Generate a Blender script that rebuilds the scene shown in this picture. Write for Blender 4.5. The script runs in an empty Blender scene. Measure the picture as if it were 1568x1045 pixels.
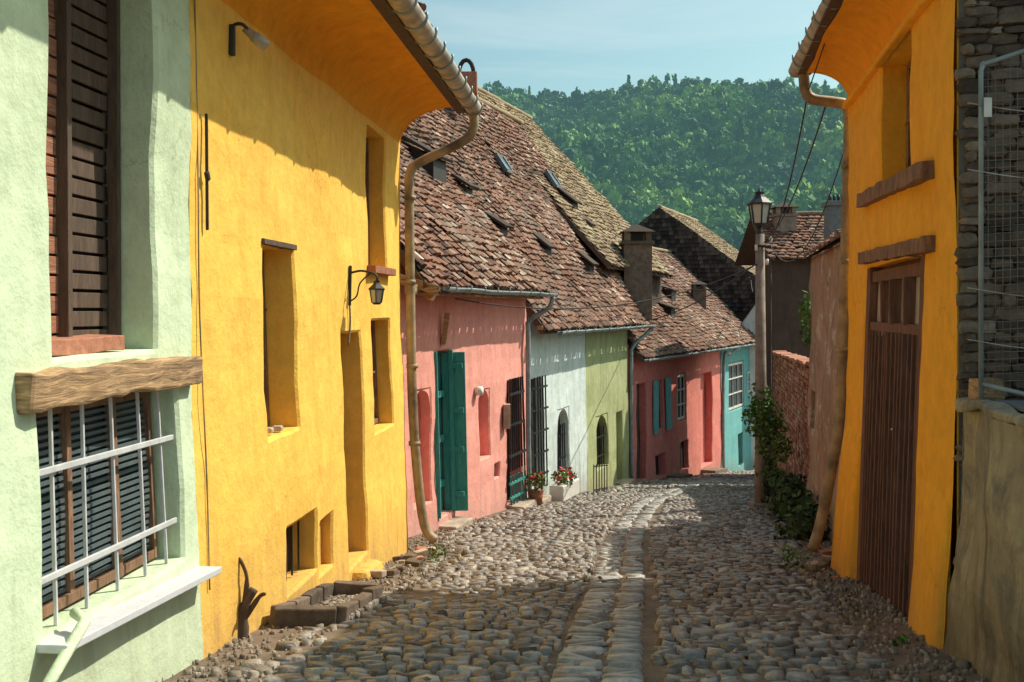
import bpy, math, random
import numpy as np
from mathutils import Vector, noise
random.seed(7); rng=np.random.default_rng(7)
scene=bpy.context.scene
R=random.uniform
# ---------------------------------------------------------------- materials
def new_mat(name):
    m=bpy.data.materials.new(name); m.use_nodes=True
    nt=m.node_tree; b=nt.nodes['Principled BSDF']
    return m,nt,b
def noise_node(nt,scale,detail=4,rough=.6,vec=None,dist=0):
    n=nt.nodes.new('ShaderNodeTexNoise'); n.inputs['Scale'].default_value=scale
    n.inputs['Detail'].default_value=detail; n.inputs['Roughness'].default_value=rough
    n.inputs['Distortion'].default_value=dist
    if vec is not None: nt.links.new(vec,n.inputs['Vector'])
    return n
def ramp(nt,src,stops):
    r=nt.nodes.new('ShaderNodeValToRGB'); e=r.color_ramp.elements
    while len(e)<len(stops): e.new(0.5)
    for i,(p,c) in enumerate(stops):
        e[i].position=p; e[i].color=(c[0],c[1],c[2],1) if not isinstance(c,(int,float)) else (c,c,c,1)
    nt.links.new(src,r.inputs[0]); return r
def mix(nt,fac,a,b,mode='MIX'):
    m=nt.nodes.new('ShaderNodeMix'); m.data_type='RGBA'; m.blend_type=mode
    for s,v in ((m.inputs[0],fac),(m.inputs[6],a),(m.inputs[7],b)):
        if isinstance(v,(int,float)): s.default_value=v
        elif isinstance(v,tuple): s.default_value=(*v[:3],1)
        else: nt.links.new(v,s)
    return m.outputs[2]
def math_(nt,op,a,b=None,c=None,clamp=False):
    m=nt.nodes.new('ShaderNodeMath'); m.operation=op; m.use_clamp=clamp
    for i,v in enumerate((a,b,c)):
        if v is None: continue
        if isinstance(v,(int,float)): m.inputs[i].default_value=v
        else: nt.links.new(v,m.inputs[i])
    return m.outputs[0]
def bump(nt,b,h,strength=.4,dist=.02,normal=None):
    n=nt.nodes.new('ShaderNodeBump'); n.inputs['Strength'].default_value=strength; n.inputs['Distance'].default_value=dist
    nt.links.new(h,n.inputs['Height'])
    nt.links.new(n.outputs[0],b.inputs['Normal'])
def objvec(nt,scale=(1,1,1)):
    t=nt.nodes.new('ShaderNodeTexCoord'); mp=nt.nodes.new('ShaderNodeMapping'); mp.inputs['Scale'].default_value=scale
    nt.links.new(t.outputs['Object'],mp.inputs[0]); return mp.outputs[0]
def plaster(name,col,stain=None,amt=.5,spots=None,sthr=.60,soft=.05,grime=(.30,.24,.18),gamt=.75,crack=True):
    m,nt,b=new_mat(name); v=objvec(nt)
    stain=stain or tuple(c*.62 for c in col)
    n1=noise_node(nt,.8,3,.65,v,.4); n2=noise_node(nt,5,4,.72,v)
    vs=objvec(nt,(3,3,.3)); n4=noise_node(nt,1.6,3,.7,vs,.3)
    r1=ramp(nt,n1.outputs[0],[(.42,0.),(.68,1.)])
    c=mix(nt,r1.outputs[0],col,tuple(col[i]*(1-amt*.6)+stain[i]*amt*.6 for i in range(3)))
    r4=ramp(nt,n4.outputs[0],[(.50,0.),(.72,1.)])
    c=mix(nt,math_(nt,'MULTIPLY',r4.outputs[0],amt),c,stain)
    r2=ramp(nt,n2.outputs[0],[(.3,.82),(.7,1.08)])
    c=mix(nt,.8,c,r2.outputs[0],'MULTIPLY')
    if spots:
        n5=noise_node(nt,2.3,5,.75,v,.3); r5=ramp(nt,n5.outputs[0],[(sthr,0.),(sthr+soft,1.)])
        c=mix(nt,r5.outputs[0],c,spots)
    # damp grime rising from the sloping pavement
    sp=nt.nodes.new('ShaderNodeSeparateXYZ'); nt.links.new(v,sp.inputs[0])
    h=math_(nt,'ADD',sp.outputs[2],math_(nt,'MULTIPLY_ADD',sp.outputs[1],.132,1.5))
    hh=math_(nt,'ADD',h,math_(nt,'MULTIPLY',math_(nt,'SUBTRACT',n4.outputs[0],.5),-2.2))
    g=nt.nodes.new('ShaderNodeMapRange'); g.inputs[1].default_value=.85; g.inputs[2].default_value=-.15; g.inputs[3].default_value=0; g.inputs[4].default_value=gamt; nt.links.new(hh,g.inputs[0])
    gm=math_(nt,'MULTIPLY',g.outputs[0],ramp(nt,n2.outputs[0],[(.35,.35),(.62,1.)]).outputs[0])
    c=mix(nt,gm,c,grime)
    if crack:
        vo=nt.nodes.new('ShaderNodeTexVoronoi'); vo.feature='DISTANCE_TO_EDGE'; vo.inputs['Scale'].default_value=.7
        dv=mix(nt,.26,v,n2.outputs[1],'ADD'); nt.links.new(dv,vo.inputs['Vector'])
        k=ramp(nt,vo.outputs[0],[(0.,1.),(.005,0.)]); k2=ramp(nt,n1.outputs[0],[(.50,0.),(.58,.4)])
        c=mix(nt,math_(nt,'MULTIPLY',k.outputs[0],k2.outputs[0]),c,tuple(x*.4 for x in stain))
    nt.links.new(c,b.inputs['Base Color']); b.inputs['Roughness'].default_value=.92
    b.inputs['Specular IOR Level'].default_value=.15
    bump(nt,b,n2.outputs[0],.5,.035); return m
def simple(name,col,rough=.6,metal=0,var=.25,scale=8,bmp=.2):
    m,nt,b=new_mat(name); v=objvec(nt); n=noise_node(nt,scale,3,.65,v)
    r=ramp(nt,n.outputs[0],[(.3,tuple(c*(1-var) for c in col)),(.7,tuple(min(1,c*(1+var)) for c in col))])
    nt.links.new(r.outputs[0],b.inputs['Base Color']); b.inputs['Roughness'].default_value=rough; b.inputs['Metallic'].default_value=metal
    if bmp: bump(nt,b,n.outputs[0],bmp,.01)
    return m
def wood(name,col,sc=(2,2,14),var=.45):
    m,nt,b=new_mat(name); v=objvec(nt,sc); n=noise_node(nt,3,5,.7,v,.8)
    r=ramp(nt,n.outputs[0],[(.3,tuple(c*(1-var) for c in col)),(.55,col),(.75,tuple(min(1,c*(1+var)) for c in col))])
    nt.links.new(r.outputs[0],b.inputs['Base Color']); b.inputs['Roughness'].default_value=.85
    bump(nt,b,n.outputs[0],.6,.02); return m
def attr_mat(name,stops,rough=.9,vary=.35,scale=9,moss=None,bmp=.5,mt=.52,spec=.25):
    m,nt,b=new_mat(name); a=nt.nodes.new('ShaderNodeAttribute'); a.attribute_name='rnd'
    r=ramp(nt,a.outputs['Fac'],stops); v=objvec(nt)
    n=noise_node(nt,scale,4,.7,v); r2=ramp(nt,n.outputs[0],[(.3,1-vary),(.7,1+vary*.4)])
    c=mix(nt,.9,r.outputs[0],r2.outputs[0],'MULTIPLY')
    if moss:
        n2=noise_node(nt,1.1,5,.7,v,.5); r3=ramp(nt,n2.outputs[0],[(mt,0.),(mt+.16,.7)]); c=mix(nt,r3.outputs[0],c,moss)
    nt.links.new(c,b.inputs['Base Color']); b.inputs['Roughness'].default_value=rough; b.inputs['Specular IOR Level'].default_value=spec
    bump(nt,b,n.outputs[0],bmp,.02); return m

M={}
M['green']=plaster('plaster_mint',(.66,.77,.55),(.42,.50,.33),.4,grime=(.36,.38,.27),gamt=.5)
M['yellow']=plaster('plaster_yellow',(.97,.60,.125),(.90,.43,.065),.5,grime=(.45,.28,.12),gamt=.8)
M['orange']=plaster('plaster_orange',(.98,.48,.045),(.84,.35,.04),.5,grime=(.42,.25,.10),gamt=.6)
M['cove']=plaster('plaster_cove_shaded',(.95,.42,.035),(.84,.32,.03),.5)  # eave shade painted in: coves deeper orange than the wall plaster
M['pink']=plaster('plaster_pink',(.90,.40,.34),(.70,.28,.24),.7,grime=(.5,.36,.32))
M['blue']=plaster('plaster_pale_blue',(.74,.83,.82),(.48,.55,.53),.7)
M['olive']=plaster('plaster_olive',(.49,.53,.28),(.30,.33,.18),.7)
M['red']=plaster('plaster_red',(.82,.26,.22),(.6,.22,.19),.7,spots=(.70,.42,.36))
M['teal']=plaster('plaster_teal',(.20,.50,.50),(.14,.34,.36),.5)
M['white']=plaster('plaster_white',(.75,.77,.76),(.5,.5,.48),.5)
M['brown']=plaster('plaster_brown',(.44,.29,.20),(.22,.15,.11),.9,spots=(.50,.43,.34),sthr=.54)
M['lowwall']=plaster('plaster_stained',(.43,.37,.25),(.17,.15,.115),1.,spots=(.19,.175,.15),sthr=.46,soft=.2,grime=(.13,.11,.08),gamt=.9,crack=False)
M['darkwall']=plaster('dark_boards',(.12,.085,.07),(.06,.045,.04),.6,crack=False)
M['doorteal']=wood('door_teal',(.05,.30,.28),(6,6,1),.3)
M['timber']=wood('old_timber',(.45,.28,.15),(1.6,1.0,11),.8)
M['darkwood']=wood('dark_wood',(.11,.07,.05),(5,5,1))
M['doorwood']=wood('door_wood',(.19,.09,.065),(7,7,.8),.5)
M['slat']=wood('shutter_slat',(.38,.16,.095),(1,1,9),.55)
M['framewood']=wood('frame_wood',(.25,.135,.08),(5,5,1.5),.6)
M['iron']=simple('iron',(.035,.035,.038),.55,.3)
M['wire']=simple('cable',(.05,.05,.05),.8,0,.1,5,0)
M['meshwire']=simple('galvanised_wire',(.20,.19,.18),.6,.2,.2,5,0)
M['whiteiron']=simple('white_iron',(.62,.62,.64),.5,.1,.15)
M['gutter']=simple('gutter_metal',(.42,.37,.31),.55,.25,.45,5)
M['zinc']=simple('zinc_metal',(.28,.33,.35),.55,.3,.3,4)
M['pipe']=simple('brown_pipe',(.30,.225,.14),.6,.1,.55,3)
M['sill']=simple('sill_metal',(.62,.62,.66),.55,.0,.08)
M['slate']=simple('slate',(.14,.15,.17),.5,0,.3)
M['concrete']=simple('concrete',(.27,.21,.17),.9,0,.3,5)
M['dark']=simple('interior_dark',(.03,.027,.027),.6)
M['louvre']=simple('grey_louvre',(.10,.13,.14),.5,0,.2)
M['glass']=simple('window_glass',(.05,.065,.075),.12,0,.2,3,0)
M['paleglass']=simple('lantern_glass',(.42,.45,.44),.2,0,.1,3,0)
M['whitepaint']=simple('white_paint',(.7,.68,.64),.6,0,.1)
M['flower']=simple('flower_red',(.6,.03,.03),.6)
M['sky']=simple('skylight_glass',(.10,.20,.24),.25,0,.2,3,0)
tile_stops=[(0,(.05,.035,.033)),(.2,(.14,.075,.058)),(.45,(.27,.13,.09)),(.66,(.36,.195,.14)),(.84,(.47,.33,.255)),(1,(.66,.57,.5))]
M['tile']=attr_mat('clay_tiles',tile_stops,moss=(.19,.14,.11),mt=.46,vary=.5)
M['tile_old']=attr_mat('clay_tiles_weathered',[(0,(.14,.095,.07)),(.4,(.31,.21,.135)),(.75,(.45,.35,.22)),(1,(.56,.48,.34))],moss=(.26,.24,.15))
M['tile_dark']=attr_mat('clay_tiles_dark',[(0,(.03,.025,.022)),(.6,(.08,.058,.05)),(1,(.15,.11,.09))])  # darkest range of clay tile tones
M['cobble']=attr_mat('cobblestone',[(0,(.12,.10,.09)),(.3,(.25,.205,.17)),(.6,(.37,.31,.255)),(.85,(.30,.30,.31)),(1,(.54,.48,.41))],.45,.5,14,bmp=.8,spec=.5)
M['setts']=attr_mat('paving_setts',[(0,(.27,.245,.23)),(.5,(.42,.395,.365)),(1,(.57,.53,.49))],.48,.4,14,bmp=.7,spec=.5)
M['dirt']=attr_mat('earth',[(0,(.21,.155,.115)),(1,(.21,.155,.115))],.95,.5,2.2,bmp=.9,moss=(.13,.10,.08))
M['gravel']=attr_mat('gravel',[(0,(.15,.115,.085)),(1,(.45,.38,.31))])
M['stone']=attr_mat('rubble_stone',[(0,(.065,.05,.04)),(.5,(.17,.125,.095)),(1,(.31,.24,.185))],.9,.5,7,bmp=.9)
M['brick']=attr_mat('old_brick',[(0,(.24,.10,.07)),(.6,(.48,.20,.125)),(1,(.57,.37,.27))],.9,.4,12)
M['mortar']=simple('mortar',(.14,.115,.09),.95,0,.3,6,.6)
M['mortar2']=simple('pale_mortar',(.42,.33,.26),.95,0,.3,6,.6)
def foliage(name,a,b_):
    m,nt,b=new_mat(name); at=nt.nodes.new('ShaderNodeAttribute'); at.attribute_name='rnd'
    r=ramp(nt,at.outputs['Fac'],[(0,a),(1,b_)]); nt.links.new(r.outputs[0],b.inputs['Base Color']); b.inputs['Roughness'].default_value=.7; b.inputs['Specular IOR Level'].default_value=.2
    return m
M['leaf']=foliage('leaves',(.04,.09,.02),(.14,.26,.06))
M['shrub']=foliage('shrub_leaves',(.02,.04,.02),(.08,.13,.04))
m,nt,b=new_mat('forest_leaves_hazed'); at=nt.nodes.new('ShaderNodeAttribute'); at.attribute_name='rnd'
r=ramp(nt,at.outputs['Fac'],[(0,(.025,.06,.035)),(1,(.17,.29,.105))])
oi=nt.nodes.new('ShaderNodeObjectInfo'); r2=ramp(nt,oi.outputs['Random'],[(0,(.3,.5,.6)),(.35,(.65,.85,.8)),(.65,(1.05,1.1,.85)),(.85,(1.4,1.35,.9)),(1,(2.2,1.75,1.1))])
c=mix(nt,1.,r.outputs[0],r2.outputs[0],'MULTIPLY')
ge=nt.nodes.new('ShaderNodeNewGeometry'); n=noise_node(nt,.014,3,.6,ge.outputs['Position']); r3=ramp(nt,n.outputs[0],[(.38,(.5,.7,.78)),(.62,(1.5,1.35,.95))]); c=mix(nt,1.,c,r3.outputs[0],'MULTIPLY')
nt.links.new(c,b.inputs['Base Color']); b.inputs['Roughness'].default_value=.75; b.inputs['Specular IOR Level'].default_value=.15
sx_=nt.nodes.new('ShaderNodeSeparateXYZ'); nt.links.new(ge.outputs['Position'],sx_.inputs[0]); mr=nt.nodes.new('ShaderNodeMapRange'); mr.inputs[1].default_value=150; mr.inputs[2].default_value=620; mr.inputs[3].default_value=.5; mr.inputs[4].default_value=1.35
nt.links.new(sx_.outputs[1],mr.inputs[0]); nt.links.new(mr.outputs[0],b.inputs['Emission Strength']); b.inputs['Emission Color'].default_value=(.045,.085,.092,1)  # distance haze painted in: leaves glow faint teal, stronger further off
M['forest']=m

# ---------------------------------------------------------------- mesh helpers
def group(name,loc=(0,0,0)):
    e=bpy.data.objects.new(name,None); e.empty_display_size=.3; scene.collection.objects.link(e); return e
def mk(name,verts,faces,mat,parent=None,smooth=False,rnd=None,dom='FACE'):
    me=bpy.data.meshes.new(name); me.from_pydata(verts if isinstance(verts,list) else verts.tolist(),[],faces if isinstance(faces,list) else faces.tolist())
    me.materials.append(M[mat] if isinstance(mat,str) else mat)
    if rnd is None and mat in ('brick','stone','dirt','tile_dark','tile_old'): rnd=[R(.3,.8)]*len(me.polygons)
    if rnd is not None:
        a=me.attributes.new('rnd','FLOAT',dom); a.data.foreach_set('value',np.asarray(rnd,dtype=np.float32))
    if smooth: me.polygons.foreach_set('use_smooth',[True]*len(me.polygons))
    me.update(); o=bpy.data.objects.new(name,me); scene.collection.objects.link(o)
    if parent: o.parent=parent
    return o
def beam(name,a,b,w,h,mat,parent=None,jit=0,bev=.006,side=None):
    a=Vector(a);b=Vector(b); d=(b-a); L=d.length; t=d.normalized()
    up=Vector((0,0,1)) if abs(t.z)<.9 else Vector(side if side else (1,0,0))
    s=t.cross(up).normalized(); u=s.cross(t).normalized()
    n=max(1,int(L/.12)) if jit else 1
    V=[];F=[]
    for i in range(n+1):
        c=a+d*(i/n)
        for (i1,i2) in ((-1,-1),(1,-1),(1,1),(-1,1)):
            p=c+s*(i1*w/2)+u*(i2*h/2)
            if jit: p+=noise.noise_vector(p*4)*jit
            V.append(tuple(p))
    for i in range(n):
        for k in range(4):
            F.append((i*4+k,i*4+(k+1)%4,(i+1)*4+(k+1)%4,(i+1)*4+k))
    F.append((3,2,1,0)); F.append((n*4,n*4+1,n*4+2,n*4+3))
    o=mk(name,V,F,mat,parent)
    if bev:
        m=o.modifiers.new('b','BEVEL'); m.width=bev; m.segments=2; m.limit_method='ANGLE'; m.angle_limit=.6
    return o
def box(name,x0,x1,y0,y1,z0,z1,mat,parent=None,bev=.01,jit=0):
    return beam(name,(x0,(y0+y1)/2,(z0+z1)/2),(x1,(y0+y1)/2,(z0+z1)/2),y1-y0,z1-z0,mat,parent,jit,bev)
def tube(name,pts,r,mat,parent=None,res=10,closed_caps=True,radii=None):
    pts=[Vector(p) for p in pts]; V=[];F=[]; prev=None
    for i,p in enumerate(pts):
        t=(pts[min(i+1,len(pts)-1)]-pts[max(i-1,0)]).normalized()
        if prev is None:
            ref=Vector((0,0,1)) if abs(t.z)<.9 else Vector((1,0,0)); s=t.cross(ref).normalized()
        else: s=(prev-t*prev.dot(t)).normalized()
        prev=s; u=t.cross(s); rr=radii[i] if radii else r
        for k in range(res):
            a=2*math.pi*k/res; V.append(tuple(p+s*math.cos(a)*rr+u*math.sin(a)*rr))
    for i in range(len(pts)-1):
        for k in range(res):
            F.append((i*res+k,i*res+(k+1)%res,(i+1)*res+(k+1)%res,(i+1)*res+k))
    F.append(tuple(range(res))[::-1]); F.append(tuple((len(pts)-1)*res+k for k in range(res)))
    return mk(name,V,F,mat,parent,True)
def smoothpath(pts,n=5):
    pts=[Vector(p) for p in pts]; out=[]
    for i in range(len(pts)-1):
        p0=pts[max(i-1,0)];p1=pts[i];p2=pts[i+1];p3=pts[min(i+2,len(pts)-1)]
        for k in range(n):
            t=k/n; out.append(.5*((2*p1)+(p2-p0)*t+(2*p0-5*p1+4*p2-p3)*t*t+(3*p1-p0-3*p2+p3)*t**3))
    out.append(pts[-1]); return out
def leaves(name,cl,size,mat,parent=None,seed=1):
    g=np.random.default_rng(seed); V=[];Fc=[];rn=[]
    for (c,r,n) in cl:
        d=g.normal(size=(n,3)); d/=np.linalg.norm(d,axis=1)[:,None]
        rad=g.uniform(.35,1.1,n)**.6
        p=np.array(c)+d*np.array(r)*rad[:,None]
        for i in range(n):
            nn=Vector(d[i]+g.normal(size=3)*.7).normalized(); t=nn.orthogonal().normalized(); u=nn.cross(t); a=g.uniform(0,6.28)
            t,u=t*math.cos(a)+u*math.sin(a),u*math.cos(a)-t*math.sin(a); s=size*g.uniform(.6,1.3); q=Vector(p[i]); k=len(V)
            V+= [tuple(q-t*s*.5),tuple(q+u*s*.35),tuple(q+t*s*.6),tuple(q-u*s*.35)]
            Fc.append((k,k+1,k+2,k+3)); rn.append(g.uniform(0,1))
    return mk(name,V,Fc,mat,parent,rnd=rn)

# ---------------------------------------------------------------- terrain height
GY=[-30,0,16,22.6,27.2,31.7,43,49,70,150,300,900]
GZ=[2.0,-1.47,-3.66,-4.33,-4.93,-5.47,-7.0,-7.9,-11,-20,-26,-30]
def zg(y): return float((np.interp(y-1,GY,GZ)+np.interp(y,GY,GZ)*2+np.interp(y+1,GY,GZ))/4)
# ---------------------------------------------------------------- facades
class Fac:
    def __init__(s,c,m,side,batter=0,zref=0,amp=.015):
        s.c=c;s.m=m;s.side=side;s.b=batter;s.zref=zref;s.amp=amp; n=math.hypot(1,m); s.n=(side/n,-side*m/n)
    def p(s,Y,z,off=0,flat=False):
        o=off
        if not flat: o+=s.b*max(0,s.zref-z)+s.amp*(noise.noise(Vector((Y*.9,z*.9,s.c)))*1.3+.5*noise.noise(Vector((Y*3,z*3,s.c))))
        return (s.c+s.m*Y+s.n[0]*o, Y+s.n[1]*o, z)
FL=Fac(-2.94,.096,1,.035,.5,.03); FP=Fac(-6.92,.325,1,.015,-1,.035); FB=Fac(-7.92,.365,1,.01,-1,.03)
FR=Fac(-11.31,.47,1,.01,-2,.03); FY=Fac(1.933,.181,-1,.03,0,.03)
def breaks(lo,hi,marks,step):
    s=sorted(set([lo,hi]+[m for m in marks if lo<m<hi])); out=[]
    for a,b in zip(s[:-1],s[1:]):
        n=max(1,int(math.ceil((b-a)/step))); out+= [a+(b-a)*i/n for i in range(n)]
    return out+[hi]
def wall(name,f,Y0,Y1,z0,z1,ops,mat,parent,step=.35):
    yb=breaks(Y0,Y1,[v for o in ops for v in (o['Y'][0],o['Y'][1],o['Y'][0]-.03,o['Y'][1]+.03)],step); zb=breaks(z0,z1,[v for o in ops for v in (o['z'][0],o['z'][1],o['z'][0]-.03,o['z'][1]+.03)],step)
    V=[];F=[];idx={}
    def vid(Y,z,off=0):
        k=(round(Y,4),round(z,4),round(off,4))
        if k not in idx:
            o2=off
            if off==0:
                for o in ops:
                    if o['Y'][0]-1e-3<=Y<=o['Y'][1]+1e-3 and o['z'][0]-1e-3<=z<=o['z'][1]+1e-3: o2=-.022
            jy=.010*noise.noise(Vector((z*5,Y*2,1))); jz=.010*noise.noise(Vector((Y*5,z*2,7)))
            idx[k]=len(V); V.append(f.p(Y+jy,z+jz,o2))
        return idx[k]
    for i in range(len(yb)-1):
        for j in range(len(zb)-1):
            ym=(yb[i]+yb[i+1])/2; zm=(zb[j]+zb[j+1])/2
            if any(o['Y'][0]<ym<o['Y'][1] and o['z'][0]<zm<o['z'][1] for o in ops): continue
            F.append((vid(yb[i],zb[j]),vid(yb[i+1],zb[j]),vid(yb[i+1],zb[j+1]),vid(yb[i],zb[j+1])))
    for o in ops:
        a,b=o['Y']; c,d=o['z']; D=-o.get('d',.2)
        ys=[y for y in yb if a-1e-6<=y<=b+1e-6]; zs=[z for z in zb if c-1e-6<=z<=d+1e-6]
        for q in (a,b):
            for z_0,z_1 in zip(zs[:-1],zs[1:]): F.append((vid(q,z_0),vid(q,z_1),vid(q,z_1,D),vid(q,z_0,D)))
        for q in (c,d):
            for y0,y1 in zip(ys[:-1],ys[1:]): F.append((vid(y0,q),vid(y1,q),vid(y1,q,D),vid(y0,q,D)))
        if o.get('arch'):
            r=min((b-a)/2,(d-c)*.45); n=6; mid=(a+b)/2
            for sgn,cy in ((-1,a),(1,b)):
                arc=[(mid+sgn*(b-a)/2*math.cos(t*math.pi/2/n), d-r+r*math.sin(t*math.pi/2/n)-(.002 if t==n else 0)) for t in range(n+1)]
                k=vid(cy,d)
                for (ya,za),(yc,zc) in zip(arc[:-1],arc[1:]):
                    F.append((k,vid(ya,za),vid(yc,zc)))
                    F.append((vid(ya,za),vid(yc,zc),vid(yc,zc,D),vid(ya,za,D)))
        bk=o.get('back')
        if bk:
            mk('opening_panel',[f.p(a-.02,c-.02,D+.003),f.p(b+.02,c-.02,D+.003),f.p(b+.02,d+.02,D+.003),f.p(a-.02,d+.02,D+.003)],[(0,1,2,3)],bk,parent)
    return mk(name,V,F,mat,parent)
def shell(f,Y0,Y1,z0,z1,D,rise,mat,parent,frac=.5):
    A=Vector(f.p(Y0,z1,0,True));B=Vector(f.p(Y1,z1,0,True)); inn=Vector((-f.n[0]*D,-f.n[1]*D,0))
    V=[];
    for P in (A,B):
        V+=[(P.x,P.y,z0),(P.x,P.y,z1),tuple(P+inn*frac+Vector((0,0,rise))),tuple(P+inn),(P.x+inn.x,P.y+inn.y,z0)]
    return mk('end_walls',V,[(0,1,2,3,4),(9,8,7,6,5),(4,3,8,9)],mat,parent)
def tiles(name,P0,P1,inw,slope,dmax,mat,parent,w=.18,e=.17,amp=.06,seed=1,lift=.035,skew=0):
    g=np.random.default_rng(seed); P0=np.array(P0,float);P1=np.array(P1,float); A=P1-P0; L=np.linalg.norm(A); A/=L
    inw=np.array([inw[0],inw[1],0.]); inw/=np.linalg.norm(inw); U=inw+np.array([0,0,slope]); U/=np.linalg.norm(U)
    N=np.cross(A,U); N*= np.sign(N[2]); S=dmax*math.hypot(1,slope)
    nr=int(S/e); nc=int(L/w)
    ii,jj=np.meshgrid(np.arange(nc),np.arange(nr),indexing='ij'); ii=ii.ravel();jj=jj.ravel()
    keep=g.uniform(0,1,len(ii))>.008; ii=ii[keep];jj=jj[keep]; n=len(ii)
    a0=(ii+.5+.5*(jj%2)*.9)*w+g.normal(0,.012,n); u0=jj*e+g.normal(0,.02,n)+.05*np.sin(ii*.13+seed)*np.sin(jj*.2)
    a0=np.clip(a0,0,L)
    rot=g.normal(0,.07,n); lf=lift+np.abs(g.normal(0,.02,n)); wd=w*g.uniform(.84,1.02,n); ln=e*1.35
    la=np.array([-1,-.45,.45,1.]); arch=np.array([0,.022,.022,0])
    sag=np.array([noise.noise(Vector((a*.45,u*.45,seed)))*amp for a,u in zip(a0,u0)])+np.array([noise.noise(Vector((a*2.5,u*2.5,seed)))*amp*.3 for a,u in zip(a0,u0)])
    V=np.zeros((n,12,3))
    for k in range(4):
        x=la[k]*wd/2
        for r,(u,h) in enumerate(((0,lf+arch[k]),(ln,arch[k]*.6),(0,arch[k]*.5-.01))):
            xx=x-u*rot; uu=u+x*rot
            V[:,r*4+k,:]=P0+A*(a0+xx)[:,None]+U*(u0+uu)[:,None]+N*((h if np.ndim(h) else np.full(n,h))+sag)[:,None]
    base=np.arange(n)[:,None]*12
    fl=[]
    for k in range(3): fl.append(base+np.array([k,k+1,5+k,4+k])); fl.append(base+np.array([8+k,9+k,k+1,k]))
    Fa=np.stack(fl,1).reshape(-1,4)
    rr=np.clip(g.normal(.46,.2,n)+sag*2.0+np.where(g.uniform(0,1,n)>.9,g.uniform(-.4,.5,n),0),0,1); rr=np.repeat(rr,6)
    o=mk(name,V.reshape(-1,3),Fa,mat,parent,rnd=rr)
    off=-N*(.05+amp*.9)
    q=[P0+off,P1+off,P1+U*S+off,P0+U*S+off]
    mk('roof_deck',[tuple(v) for v in q],[(0,1,2,3)],'darkwood',parent)
    cap=[tuple(P0+A*t+U*(S+.02)+N*(.05+.03*noise.noise(Vector((t,seed,0))))) for t in np.arange(0,L,.25)]
    if len(cap)>2: tube('ridge_tiles',cap,.09,'tile_old',parent,8)
    tp0=P0+U*S; tp1=P1+U*S; bk=np.array([inw[0],inw[1],-slope]); bk/=np.linalg.norm(bk)
    mk('back_slope',[tuple(tp0),tuple(tp1),tuple(tp1+bk*S),tuple(tp0+bk*S)],[(0,1,2,3)],'darkwood',parent)
    for q in (P0,P1): beam('verge_board',q-N*.1,q+U*S-N*.1,.05,.14,'darkwood',parent)
    return lambda a,d: Vector(P0+A*a+U*(d*math.hypot(1,slope)))
def gutter(f,Y0,Y1,off0,off1,z,r,mat,parent,brk=.8,name='gutter'):
    a=Vector(f.p(Y0,z,off0,True)); b=Vector(f.p(Y1,z,off1,True)); t=(b-a).normalized(); L=(b-a).length
    s=Vector((0,0,1)).cross(t).normalized(); n=max(2,int(L/.5)); V=[];F=[];K=12
    for i in range(n+1):
        c=a+t*(L*i/n); c.z+=.02*noise.noise(c)
        for rr in (r,r*.9):
            for k in range(K+1):
                an=math.pi+math.pi*k/K; V.append(tuple(c+s*math.cos(an)*rr+Vector((0,0,math.sin(an)*rr))))
    st=2*(K+1)
    for i in range(n):
        for q in (0,K+1):
            for k in range(K): F.append((i*st+q+k,i*st+q+k+1,(i+1)*st+q+k+1,(i+1)*st+q+k))
        for k in (0,K): F.append((i*st+k,(i+1)*st+k,(i+1)*st+K+1+k,i*st+K+1+k))
    F.append(tuple(range(K+1))); F.append(tuple(n*st+k for k in range(K+1)))
    mk(name,V,F,mat,parent,True)
    y=.3
    while y<L:
        c=a+t*y; pts=[c+s*math.cos(math.pi+math.pi*k/8)*(r*1.06)+Vector((0,0,math.sin(math.pi+math.pi*k/8)*r*1.06)) for k in range(9)]
        pts.append(pts[-1]+Vector((0,0,.05))); pts.insert(0,pts[0]+Vector((0,0,.04)))
        tube('gutter_bracket',pts,r*.13,'zinc',parent,6); y+=brk
def cove(f,Y0,Y1,z0,z1,off,mat,parent,n=10):
    V=[];F=[]; ys=breaks(Y0,Y1,[],.25)
    for y in ys:
        for k in range(n+1):
            a=math.pi/2*k/n; o=off*(1-math.cos(a)); z=z0+(z1-z0)*math.sin(a)
            V.append(f.p(y,z,o))
    m=n+1
    for i in range(len(ys)-1):
        for k in range(n): F.append((i*m+k,(i+1)*m+k,(i+1)*m+k+1,i*m+k+1))
    c=len(V); V.append(f.p(Y0,z1,0)); V.append(f.p(Y1,z1,0))
    F.append(tuple([c]+list(range(m)))); e=(len(ys)-1)*m; F.append(tuple([c+1]+[e+k for k in range(m)]))
    mk('eave_cove',V,F,mat,parent,True)
def bars(f,Y0,Y1,z0,z1,ny,nz,off,r,mat,parent,name='window_grille'):
    for i in range(ny):
        y=Y0+(Y1-Y0)*(i+.5)/ny; beam(name,f.p(y,z0,off),f.p(y,z1,off),r,r,mat,parent,0,0)
    for i in range(nz):
        z=z0+(z1-z0)*(i+.5)/nz; beam(name,f.p(Y0,z,off),f.p(Y1,z,off),r,r*1.3,mat,parent,0,0)
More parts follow.
